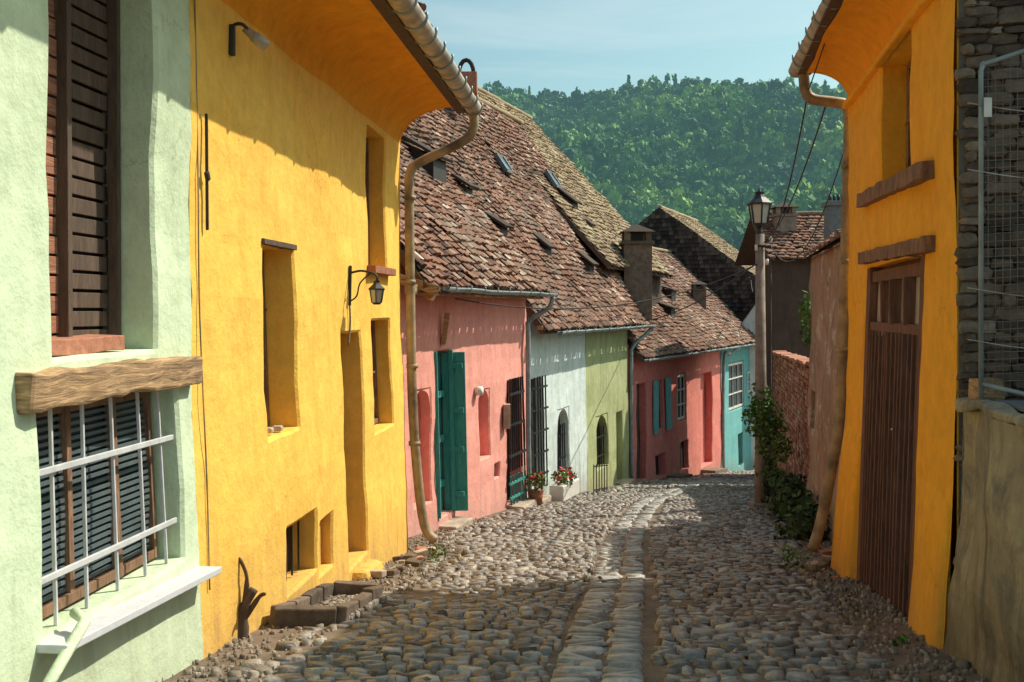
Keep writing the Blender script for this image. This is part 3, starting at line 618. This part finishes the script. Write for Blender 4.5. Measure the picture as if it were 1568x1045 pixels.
for y in (8.45,11.02): beam('door_frame',FY.p(y,-3.1,-.05),FY.p(y,.46,-.05),.1,.1,'doorwood',oy)
n=14
for i in range(n):
    ya=8.5+(10.98-8.5)*i/n; yb_=8.5+(10.98-8.5)*(i+.95)/n; o=-.09+R(-.01,.01)
    beam('door_plank',FY.p((ya+yb_)/2,-3.05,o,False),FY.p((ya+yb_)/2,-.22,o,False),yb_-ya,.03,'doorwood',oy,0,.006,side=(.181,1,0))
for z in (.36,-.2): beam('door_rail',FY.p(8.48,z,-.07),FY.p(11.0,z,-.07),.07,.14 if z<0 else .12,'doorwood',oy)
beam('door_rail',FY.p(8.48,-2.7,-.07),FY.p(11.0,-2.8,-.07),.03,.16,'doorwood',oy)
mk('transom_glass',[FY.p(8.5,-.14,-.1),FY.p(11,-.14,-.1),FY.p(11,.3,-.1),FY.p(8.5,.3,-.1)],[(0,1,2,3)],simple('dusty_glass',(.50,.48,.46),.25,0,.4,2,0),oy)
for i in range(5):
    y=8.53+i*.61; beam('transom_bar',FY.p(y,-.14,-.07),FY.p(y,.3,-.07),.12,.05,'doorwood',oy,0,.006,side=(.181,1,0))
beam('door_handle',FY.p(9.45,-1.35,-.04),FY.p(9.45,-1.05,-.04),.03,.015,'whiteiron',oy); tube('door_lever',[FY.p(9.45,-1.15,-.03),FY.p(9.6,-1.15,.0)],.012,'whiteiron',oy)
beam('hinge',FY.p(8.5,-.55,-.055),FY.p(9.1,-.55,-.055),.015,.04,'iron',oy); beam('hinge',FY.p(10.4,-.55,-.055),FY.p(11,-.55,-.055),.015,.04,'iron',oy)
for (ya,yb_,k_) in ((7.30,8.36,.45),(11.12,12.28,.8)):
    ys=np.linspace(ya,yb_,9); V=[];F=[]
    for q,y in enumerate(ys):
        j=.02*noise.noise(Vector((y*4,0,0))); e=.0 if q in (0,8) else 1
        for z_,o in ((-4,.24),(-2.6,.15),(-2.1,.11),(-1.7,.075),(-1.45+j*3,.03),(-1.38+j*3,-.01)): V.append(FY.p(float(y),z_,max(-.02,o*k_*(.35+.65*e)+j*(o>0.04)*e)))
    for i in range(8):
        for k in range(5): F.append((i*6+k,(i+1)*6+k,(i+1)*6+k+1,i*6+k+1))
    for e in (0,48): 
        c=len(V); V+= [FY.p(float(ya if e==0 else yb_),-4,-.03)]; F.append((c,e,e+1,e+2,e+3,e+4,e+5))
    mk('wall_footing',V,F,'orange',oy,True)
pp=[(3.66,12.5,2.97),(3.68,12.48,2.75),(3.76,12.46,2.64),(4.02,12.45,2.60),(4.17,12.44,2.56),(4.2,12.42,2.4),(4.2,12.42,2.1),(4.1,12.4,-1.0),(3.98,12.36,-1.9),(3.82,12.3,-2.6),(3.68,12.2,-2.95)]
tube('downpipe',smoothpath(pp,5),.068,'pipe',oy,12)
for z in (1.8,.6,-.5): tube('pipe_collar',[(4.1+.0323*(z+1),12.41,z-.03),(4.1+.0323*(z+1),12.41,z+.03)],.086,'pipe',oy,12)

sg=group('stone_gable_wall'); V=[];F=[];rn=[]
x00=FY.p(7.27,0,0,True)[0]
def gy(x): return 7.25-.181*(x-x00)
z=-3.0
while z<4.6:
    h=R(.04,.11); x=x00+R(-.03,.05)
    while x<5.6:
        w=R(.07,.25); k=len(V); o=R(.0,.04)
        cx,cz=x+w/2,z+h/2+R(-.012,.012); m_=8
        for q,(sc,dy) in enumerate(((1.04,.0),(.98,.02+o),(.78,.035+o))):
            for a in range(m_):
                an=2*math.pi*a/m_; ca=math.copysign(abs(math.cos(an))**.5,math.cos(an)); sa=math.copysign(abs(math.sin(an))**.5,math.sin(an))
                X=cx+ca*w*.5*sc+R(-.012,.012); V.append((X,gy(X)-dy,cz+sa*h*.5*sc+R(-.01,.01)))
        for q in range(2):
            for a in range(m_): F.append((k+q*m_+a,k+q*m_+(a+1)%m_,k+(q+1)*m_+(a+1)%m_,k+(q+1)*m_+a))
        F.append(tuple(k+2*m_+a for a in range(m_))); r=min(1,max(0,random.gauss(.45,.25))); rn+=[r]*(2*m_+1)
        x+=w
    z+=h
mk('stones',V,F,'stone',sg,rnd=rn)
mk('mortar',[(x00,gy(x00)-.006,-4),(6,gy(6)-.006,-4),(6,gy(6)-.006,4.8),(x00,gy(x00)-.006,4.8)],[(0,1,2,3)],'mortar',sg)
lw=group('low_garden_wall'); FLW=Fac(1.933,.181,-1,.03,-.7,.09)
wall('wall_face',FLW,2.5,7.2,-4,-.68,[],'lowwall',lw,.12)
def lp(Y,z,o): return FLW.p(Y,z,o,True)
mk('wall_end',[FLW.p(7.2,-4,0),FLW.p(7.2,-.68,0),lp(7.2,-.68,-.6),lp(7.2,-4,-.6)],[(0,1,2,3)],'lowwall',lw)
mk('wall_top',[FLW.p(2.5,-.68,.0),FLW.p(7.2,-.68,.0),lp(7.2,-.66,-.6),lp(2.5,-.66,-.6)],[(0,1,2,3)],'lowwall',lw)
beam('coping',lp(7.1,-.655,-.03),lp(2.5,-.655,-.03),.14,.08,'lowwall',lw,.06,.02)
beam('slate_cap',lp(6.75,-.62,-.36),lp(2.6,-.60,-.36),.5,.03,'slate',lw,.006)
beam('timber_block',lp(7.05,-.55,-.1),lp(6.85,-.55,-.12),.16,.14,'timber',lw,.02)
wf=group('wire_mesh_fence'); fy=6.75; fx=3.18
tube('frame_post',[(fx,fy,-.62),(fx,fy,1.62),(fx+.02,fy,1.68)],.016,'zinc',wf); tube('frame_top',[(fx,fy,1.66),(5.2,fy-.2,2.3)],.016,'zinc',wf); tube('frame_bottom',[(fx,fy,-.5),(5.2,fy-.6,-1.0)],.016,'zinc',wf)
for i in range(44):
    z=-.5+i*.05+.01; tube('mesh_wire',[(fx,fy,z),(5.0,fy-.2,z+.1+.03*math.sin(i))],.0028,'meshwire',wf,4)
for i in range(36):
    x=fx+.05*i; tube('mesh_wire',[(x,fy+.003,-.55-.2*(x-fx)),(x,fy+.003,1.66+.3*(x-fx))],.0028,'meshwire',wf,4)
for z in (1.35,.9,.1,-.25): tube('barbed_wire',smoothpath([(fx-.1,fy-.02,z+.05),(fx+.5,fy-.03,z-.02),(fx+1.5,fy-.05,z+.06)],4),.004,'gutter',wf,5)
box('sign_tag',fx+.0,fx+.05,fy-.05,fy-.04,1.3,1.43,'whitepaint',wf,0)

# ================================================================ STREET LAMP POLE
sl=group('street_lamp'); px_,py_=5.25,21.0; gz=zg(py_)
tube('pole',[(px_,py_,gz-.3),(px_,py_,gz+2),(px_-.02,py_,1.6)],.13,'concrete',sl,12,radii=[.14,.125,.095])
box('pole_base',px_-.22,px_+.22,py_-.22,py_+.22,gz-.2,gz+.12,'concrete',sl,.03)
tube('lamp_stem',[(px_-.02,py_,1.5),(px_-.03,py_,1.78)],.05,'iron',sl); lantern(sl,(px_-.03,py_,1.76),.82)
beam('crossarm',(px_-.1,py_-.12,1.35),(px_+.3,py_-.12,1.3),.05,.05,'iron',sl)
for dx,z in ((-.12,1.25),(.18,1.42),(.1,.95)): tube('insulator',[(px_+dx,py_-.1,z),(px_+dx,py_-.1,z+.12)],.035,'whitepaint',sl)
iv=group('ivy'); leaves('ivy_leaves',[((px_+.0,py_-.1,-2.25),(.42,.36,.45),520),((px_+.25,py_-.1,-2.75),(.38,.32,.5),380),((px_-.02,py_,-1.85),(.25,.22,.4),150),((px_+.1,py_,-3.4),(.25,.22,.5),160)],.1,'leaf',iv,5)
sb=group('shrub'); cl=[]
for i in range(16):
    y=R(14.5,23); x=1.9+.2*y-R(.15,.5) if y<19 else 5.75+.195*(y-19)-R(.1,.6)
    cl.append(((x,y,zg(y)+R(.1,.4)),(R(.3,.5),R(.4,.6),R(.25,.5)),220))
leaves('shrub_leaves',cl,.13,'shrub',sb,6)
bush=group('bush'); leaves('bush_leaves',[((6.05,19.4,-.35),(.4,.5,.5),330),((6.0,19.9,.0),(.25,.35,.4),160)],.12,'leaf',bush,9)
tube('stem',[(6.1,19.6,-1.6),(6.05,19.5,-.3)],.03,'darkwood',bush)
wd=group('weeds'); leaves('weed_leaves',[((-1.0,13.3,zg(13.3)+.06),(.12,.1,.1),60),((3.4,11.8,zg(11.8)+.12),(.12,.12,.14),60),((3.35,12.1,zg(12)+.1),(.1,.1,.2),60),((2.9,7.4,zg(7.4)+.02),(.06,.06,.05),20),((-1.1,12.8,zg(12.8)+.02),(.3,.2,.04),50)],.05,'leaf',wd,12)

fp=group('flower_planter')
p=FB.p(23.6,0,.45,True); z=zg(p[1])
beam('trough',(p[0]-.1,p[1]-.5,z+.2),(p[0]+.35,p[1]+.6,z+.2),.35,.38,'whitepaint',fp,0,.03)
leaves('plants',[((p[0]+.1,p[1],z+.5),(.3,.5,.18),200)],.1,'leaf',fp,3); leaves('flowers',[((p[0]+.1,p[1]-.1,z+.6),(.28,.5,.14),60)],.09,'flower',fp,4)
fq=group('flower_pot'); p=FP.p(21.9,0,.35,True); z=zg(p[1])
tube('pot',[(p[0],p[1],z),(p[0],p[1],z+.3)],.16,'brick',fq,12,radii=[.12,.17]); leaves('plants',[((p[0],p[1],z+.5),(.25,.25,.25),150)],.09,'leaf',fq,13); leaves('flowers',[((p[0],p[1]-.05,z+.55),(.2,.22,.2),50)],.08,'flower',fq,14)
ifn=group('iron_fence'); 
for i in range(6):
    q=FB.p(25.6+i*.25,0,.7,True); beam('fence_bar',(q[0],q[1],zg(q[1])),(q[0],q[1],zg(q[1])+.75),.025,.025,'iron',ifn,0,0)
q0=FB.p(25.6,0,.7,True); q1=FB.p(26.9,0,.7,True)
for h in (.1,.7): beam('fence_rail',(q0[0],q0[1],zg(q0[1])+h),(q1[0],q1[1],zg(q1[1])+h),.025,.03,'iron',ifn,0,0)
ds=group('door_step'); 
for f_,y,w_ in ((FP,21.4,1.0),(FP,17.6,.8),(FB,30.7,.9),(FP,22.6,.7)):
    a_=Vector(f_.p(y-w_/2,0,.2,True)); b_=Vector(f_.p(y+w_/2,0,.2,True)); a_.z=b_.z=zg(y)+.02; beam('step',a_,b_,.4,.16,'mortar2',ds,.02,.03)

# ================================================================ OVERHEAD WIRES
ow=group('overhead_wires')
def wire(a,b,sag,r=.012):
    a=Vector(a);b=Vector(b); tube('wire',[a.lerp(b,t)-Vector((0,0,sag*4*t*(1-t))) for t in np.linspace(0,1,14)],r,'wire',ow,5)
wire((3.72,12.5,2.75),(px_+.1,py_,1.4),.45); wire((3.95,12.5,2.6),(px_+.12,py_,1.5),.3); wire((px_,py_,1.05),FR.p(33,-.4,0,True),.25,.016); wire((px_,py_,1.0),(-1.0,17.6,.2),.5,.012)
wire((px_,py_,1.4),(12,50,1.5),.8,.016); wire(FY.p(8.0,3.5,.45,True),(3.72,12.5,2.75),.06,.008); wire((4.2,12.4,2.2),(px_+.18,py_,1.42),.9,.009)

# ================================================================ GROUND, STREET
xs=np.concatenate([np.linspace(-400,-12,12),np.linspace(-10,18,57),np.linspace(22,500,14)])
ys=np.concatenate([np.linspace(-30,2,9),np.linspace(2.5,52,140),np.linspace(55,200,20),np.linspace(230,900,12)])
V=[];F=[]
for y in ys:
    z0=zg(y)
    for x in xs: V.append((x,y,z0-.02+(.02*noise.noise(Vector((x*1.5,y*1.5,0))) if abs(x)<18 and y<52 else 0)))
nx=len(xs)
for j in range(len(ys)-1):
    for i in range(nx-1): F.append((j*nx+i,j*nx+i+1,(j+1)*nx+i+1,(j+1)*nx+i))
mk('ground',V,F,'dirt',None,True,rnd=[.5]*len(F))
SC=([3,6.35,11,16,22,30,45,60],[.2,.52,1.18,1.78,2.95,5.3,11.6,19])
def sx(y): return float((np.interp(y-1.5,*SC)+np.interp(y,*SC)+np.interp(y+1.5,*SC))/3)
def xl(y):
    if y<14.3: return FL.c+FL.m*y+(.62 if y>10 else .45)
    if y<22.3: return max(FP.c+FP.m*y+.25,-1.2)
    if y<32: return FB.c+FB.m*y+.3
    return FR.c+FR.m*y+.35
def xr(y):
    if y<12.5: return FY.c+FY.m*y-.62
    if y<19: return 1.9+.2*y-.55
    return 5.75+.195*(y-19)-.4+ (max(0,y-32)*.28)
def stones(name,cent,sizes,ang,hts,mat,seed,flat=.88,cj=.06):
    g=np.random.default_rng(seed); n=len(cent); cent=np.array(cent);sizes=np.array(sizes);ang=np.array(ang);hts=np.array(hts)
    t=np.array([-1,-.84,0,.84,1.]); X,Y=np.meshgrid(t,t,indexing='ij'); X=X.ravel();Y=Y.ravel()
    r=np.maximum(np.abs(X),np.abs(Y)); H=np.where(r>.95,-.9,np.where(r>.5,flat,1.0))
    cr=np.where((np.abs(X)>.8)&(np.abs(Y)>.8),1,0)
    cj_=1-cr[None,:]*g.uniform(.0,.30,(n,25))
    trap=g.normal(0,.12,(n,1))
    lx=X*cj_*sizes[:,0:1]/2*(1+trap*Y)*(1+g.normal(0,cj,(n,25))); ly=Y*cj_*sizes[:,1:2]/2*(1+g.normal(0,.12,(n,1))*X)*(1+g.normal(0,cj,(n,25)))
    tilt=g.normal(0,.11,(n,2)); hz=H*hts[:,None]+lx*tilt[:,0:1]+ly*tilt[:,1:2]+g.normal(0,.004,(n,25))
    ca=np.cos(ang)[:,None];sa=np.sin(ang)[:,None]
    V=np.stack([cent[:,0:1]+lx*ca-ly*sa,cent[:,1:2]+lx*sa+ly*ca,np.zeros((n,25))],2)
    zz=(np.interp(V[:,:,1]-1,GY,GZ)+2*np.interp(V[:,:,1],GY,GZ)+np.interp(V[:,:,1]+1,GY,GZ))/4
    V[:,:,2]=zz+hz+cent[:,2:3]
    f=[]
    for i in range(4):
        for j in range(4): f.append([i*5+j,(i+1)*5+j,(i+1)*5+j+1,i*5+j+1])
    Fa=(np.arange(n)[:,None,None]*25+np.array(f)[None]).reshape(-1,4)
    rr=np.repeat(np.clip(g.normal(.5,.27,n),0,1),16)
    return mk(name,V.reshape(-1,3),Fa,mat,None,True,rnd=rr)
C=[];S=[];A_=[];H_=[]; C2=[];S2=[];A2=[];H2=[]
y=3.0
while y<52:
    d=.12*R(.75,1.25)*(1 if y<28 else 1.4); a,b=xl(y),xr(y); c=sx(y); sl_=math.atan((sx(y+.5)-sx(y-.5)))
    for lo,hi in ((a,c-.35),(c+.35,b)):
        x=lo+R(0,.1)
        while x<hi:
            w=R(.08,.21)*(1 if y<28 else 1.25)
            if x+w>hi+.02: w=max(.06,hi-x)
            yy=y+.05*math.sin(x*2.3+y*.8)+.03*noise.noise(Vector((x*2,y*2,0)))+R(-.018,.018)
            low=.06*noise.noise(Vector((x*.6,yy*.6,3)))+.02*noise.noise(Vector((x*2.5,yy*2.5,8)))
            edge=min(x-a,b-x)
            if not(edge<.3 and R(0,1)<.4) and R(0,1)>.015:
                C.append((x+w/2,yy,low-.01)); S.append((w*.97,d*R(.88,1.03))); A_.append(-sl_*.3+R(-.14,.14)); H_.append(R(.014,.04))
            x+=w
    y+=d
y=3.0
while y<50:
    d=.115*R(.88,1.12); c=sx(y); sl_=math.atan((sx(y+.5)-sx(y-.5)))
    m_=R(-.03,.05)
    cuts=[-.31,m_,.31] if R(0,1)<.75 else [-.31,-.31+R(.14,.2),m_+.02,.31]
    for lo,hi in zip(cuts[:-1],cuts[1:]):
        lo_,hi_=lo+R(.004,.014),hi-R(.004,.014); xc=c+(lo_+hi_)/2
        C2.append((xc,y+R(-.012,.012),-.012-.015*(1-abs(lo+hi)/.5))); S2.append(((hi_-lo_),d*R(.8,.92))); A2.append(-sl_+R(-.04,.04)); H2.append(R(.018,.034))
    y+=d
stones('cobblestone_street',C,S,A_,H_,'cobble',3)
stones('paved_gutter_strip',C2,S2,A2,H2,'setts',4,.92,.025)
C=[];S=[];A_=[];H_=[]
for i in range(6500):
    y=R(4,19)
    if R(0,1)<.5: x=xl(y)+R(-.65,.3)
    else: x=xr(y)+R(-.3,.75)
    w=R(.008,.04)*(2 if R(0,1)<.05 else 1); C.append((x,y,-.012)); S.append((w,w*R(.6,1.3))); A_.append(R(0,3)); H_.append(w*.5)
for i in range(600):
    y=R(8.3,9.5); x=-1.85+R(0,.5); w=R(.02,.06); C.append((x+(y-8.3)*.12,y,.03)); S.append((w,w)); A_.append(R(0,3)); H_.append(w*.5)
stones('gravel',C,S,A_,H_,'gravel',8)
rb_=group('rubble')
for i in range(30):
    y=random.choice([R(12.2,13.9),R(12.6,13.8),R(9.5,12),R(11,12.3)]); x=FL.p(y,0,R(.12,.5),True)[0] if R(0,1)<.75 else xr(y)+R(.0,.4)
    s_=R(.05,.12); z=zg(y)+s_*.3
    beam('broken_brick',(x,y,z),(x+s_*R(.8,1.8),y+R(-.1,.1),z+R(-.01,.03)),s_,s_*.7,random.choice(['brick','stone','mortar2']),rb_,.02,.01)
lf=[]
for i in range(260):
    y=R(4.5,16); x=R(xl(y),xr(y)+.4); lf.append(((x,y,zg(y)+.045),(.02,.02,.006),1))
leaves('fallen_leaves',lf,.05,'timber',None,77)

# ================================================================ HILL + FOREST
def hz(x,y):
    t=min(1,max(0,(y-190)/(600-190))); z=-26+152*(t**1.05)
    z+= (noise.noise(Vector((x*.009,y*.009,1.7)))*30+noise.noise(Vector((x*.025,y*.025,5)))*8)*math.sin(math.pi*min(1,t*1.0))**.7*(1 if t<1 else 0)
    z+= noise.noise(Vector((x*.015,0,9)))*3.5 
    if y>600: z-= (y-600)*.1
    return z
V=[];F=[];hx=np.linspace(-420,560,90);hy=np.linspace(185,760,56)
for y in hy:
    for x in hx: V.append((x,y,hz(x,y)))
for j in range(len(hy)-1):
    for i in range(len(hx)-1): F.append((j*90+i,j*90+i+1,(j+1)*90+i+1,(j+1)*90+i))
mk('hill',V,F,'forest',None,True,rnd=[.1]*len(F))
fo=group('distant_forest'); crowns=[]
for v in range(8):
    g=np.random.default_rng(100+v); n=170; VV=[];FF=[];rn=[]
    tall=v in(5,)
    lob=[(g.normal(size=3)*np.array([.5,.5,.35])+np.array([0,0,.15]),g.uniform(.35,.7)) for _ in range(8)]
    for i in range(n):
        c,r=lob[i%8]; d=g.normal(size=3); d/=np.linalg.norm(d); d[2]=abs(d[2])*.9+.1*d[2]; p=c+d*r*g.uniform(.7,1.08)
        if tall: u=g.uniform(0,1); p=np.array([d[0]*.5*(1-u)+.02,d[1]*.5*(1-u),-.4+1.9*u])
        nn=Vector(d+g.normal(size=3)*.5).normalized(); t_=nn.orthogonal().normalized(); u_=nn.cross(t_); s_=g.uniform(.15,.3)*(.7 if tall else 1); q=Vector(p); k=len(VV)
        VV+=[tuple(q-t_*s_),tuple(q+u_*s_*.7),tuple(q+t_*s_),tuple(q-u_*s_*.7)]; FF.append((k,k+1,k+2,k+3)); rn.append(float(np.clip(.5*d[2]+g.uniform(0,.5),0,1)))  # crown tops painted lighter as if sunlit, mixed with random tone
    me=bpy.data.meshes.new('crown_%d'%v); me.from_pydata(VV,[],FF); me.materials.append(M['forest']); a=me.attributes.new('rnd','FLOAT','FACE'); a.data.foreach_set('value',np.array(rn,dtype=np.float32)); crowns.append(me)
y=205; cnt=0
while y<612:
    st_=5.2+ (y-205)*.0045
    x=-.06*y-15
    while x<.37*y+12:
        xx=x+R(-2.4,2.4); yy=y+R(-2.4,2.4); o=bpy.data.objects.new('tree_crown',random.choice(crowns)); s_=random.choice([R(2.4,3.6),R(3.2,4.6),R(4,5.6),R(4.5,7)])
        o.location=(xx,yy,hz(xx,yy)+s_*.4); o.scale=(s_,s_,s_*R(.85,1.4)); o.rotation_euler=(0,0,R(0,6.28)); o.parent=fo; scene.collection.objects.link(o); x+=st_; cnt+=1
    y+=st_
print('crowns',cnt)

# ================================================================ LIGHT, SKY, CAMERA
S_=Vector((5,2.5,6.3)).normalized()
sd=bpy.data.lights.new('sun','SUN'); sd.energy=5; sd.angle=math.radians(.5); sd.color=(1,.93,.77)
so=bpy.data.objects.new('sun',sd); so.rotation_euler=S_.to_track_quat('Z','Y').to_euler(); scene.collection.objects.link(so)
w=bpy.data.worlds.new('World'); scene.world=w; w.use_nodes=True; nt=w.node_tree; bg=nt.nodes['Background']
sk=nt.nodes.new('ShaderNodeTexSky'); sk.sky_type='NISHITA'; sk.sun_disc=False; sk.sun_elevation=math.asin(S_.z); sk.sun_rotation=math.atan2(S_.x,S_.y); sk.dust_density=2.5; sk.ozone_density=1.0
tc=nt.nodes.new('ShaderNodeTexCoord'); mp=nt.nodes.new('ShaderNodeMapping'); mp.inputs['Scale'].default_value=(1,2.5,9); mp.inputs['Rotation'].default_value=(0,.25,0)
nt.links.new(tc.outputs['Generated'],mp.inputs[0]); cn=noise_node(nt,1.6,5,.62,mp.outputs[0],.6); cr=ramp(nt,cn.outputs[0],[(.44,0.),(.78,.5)])
tint=mix(nt,1.,sk.outputs[0],(1.15,1.45,1.2),'MULTIPLY')
c=mix(nt,cr.outputs[0],tint,(7.2,8.2,8.0)); nt.links.new(c,bg.inputs[0]); bg.inputs[1].default_value=.115
cd=bpy.data.cameras.new('camera'); cd.lens=35; cd.sensor_width=36; cd.shift_y=-.0303; cd.clip_end=3000
co=bpy.data.objects.new('camera',cd); co.location=(0,0,0); co.rotation_euler=(math.radians(90),0,0); scene.collection.objects.link(co); scene.camera=co
scene.view_settings.view_transform='Standard'; scene.view_settings.look='None'; scene.view_settings.exposure=0
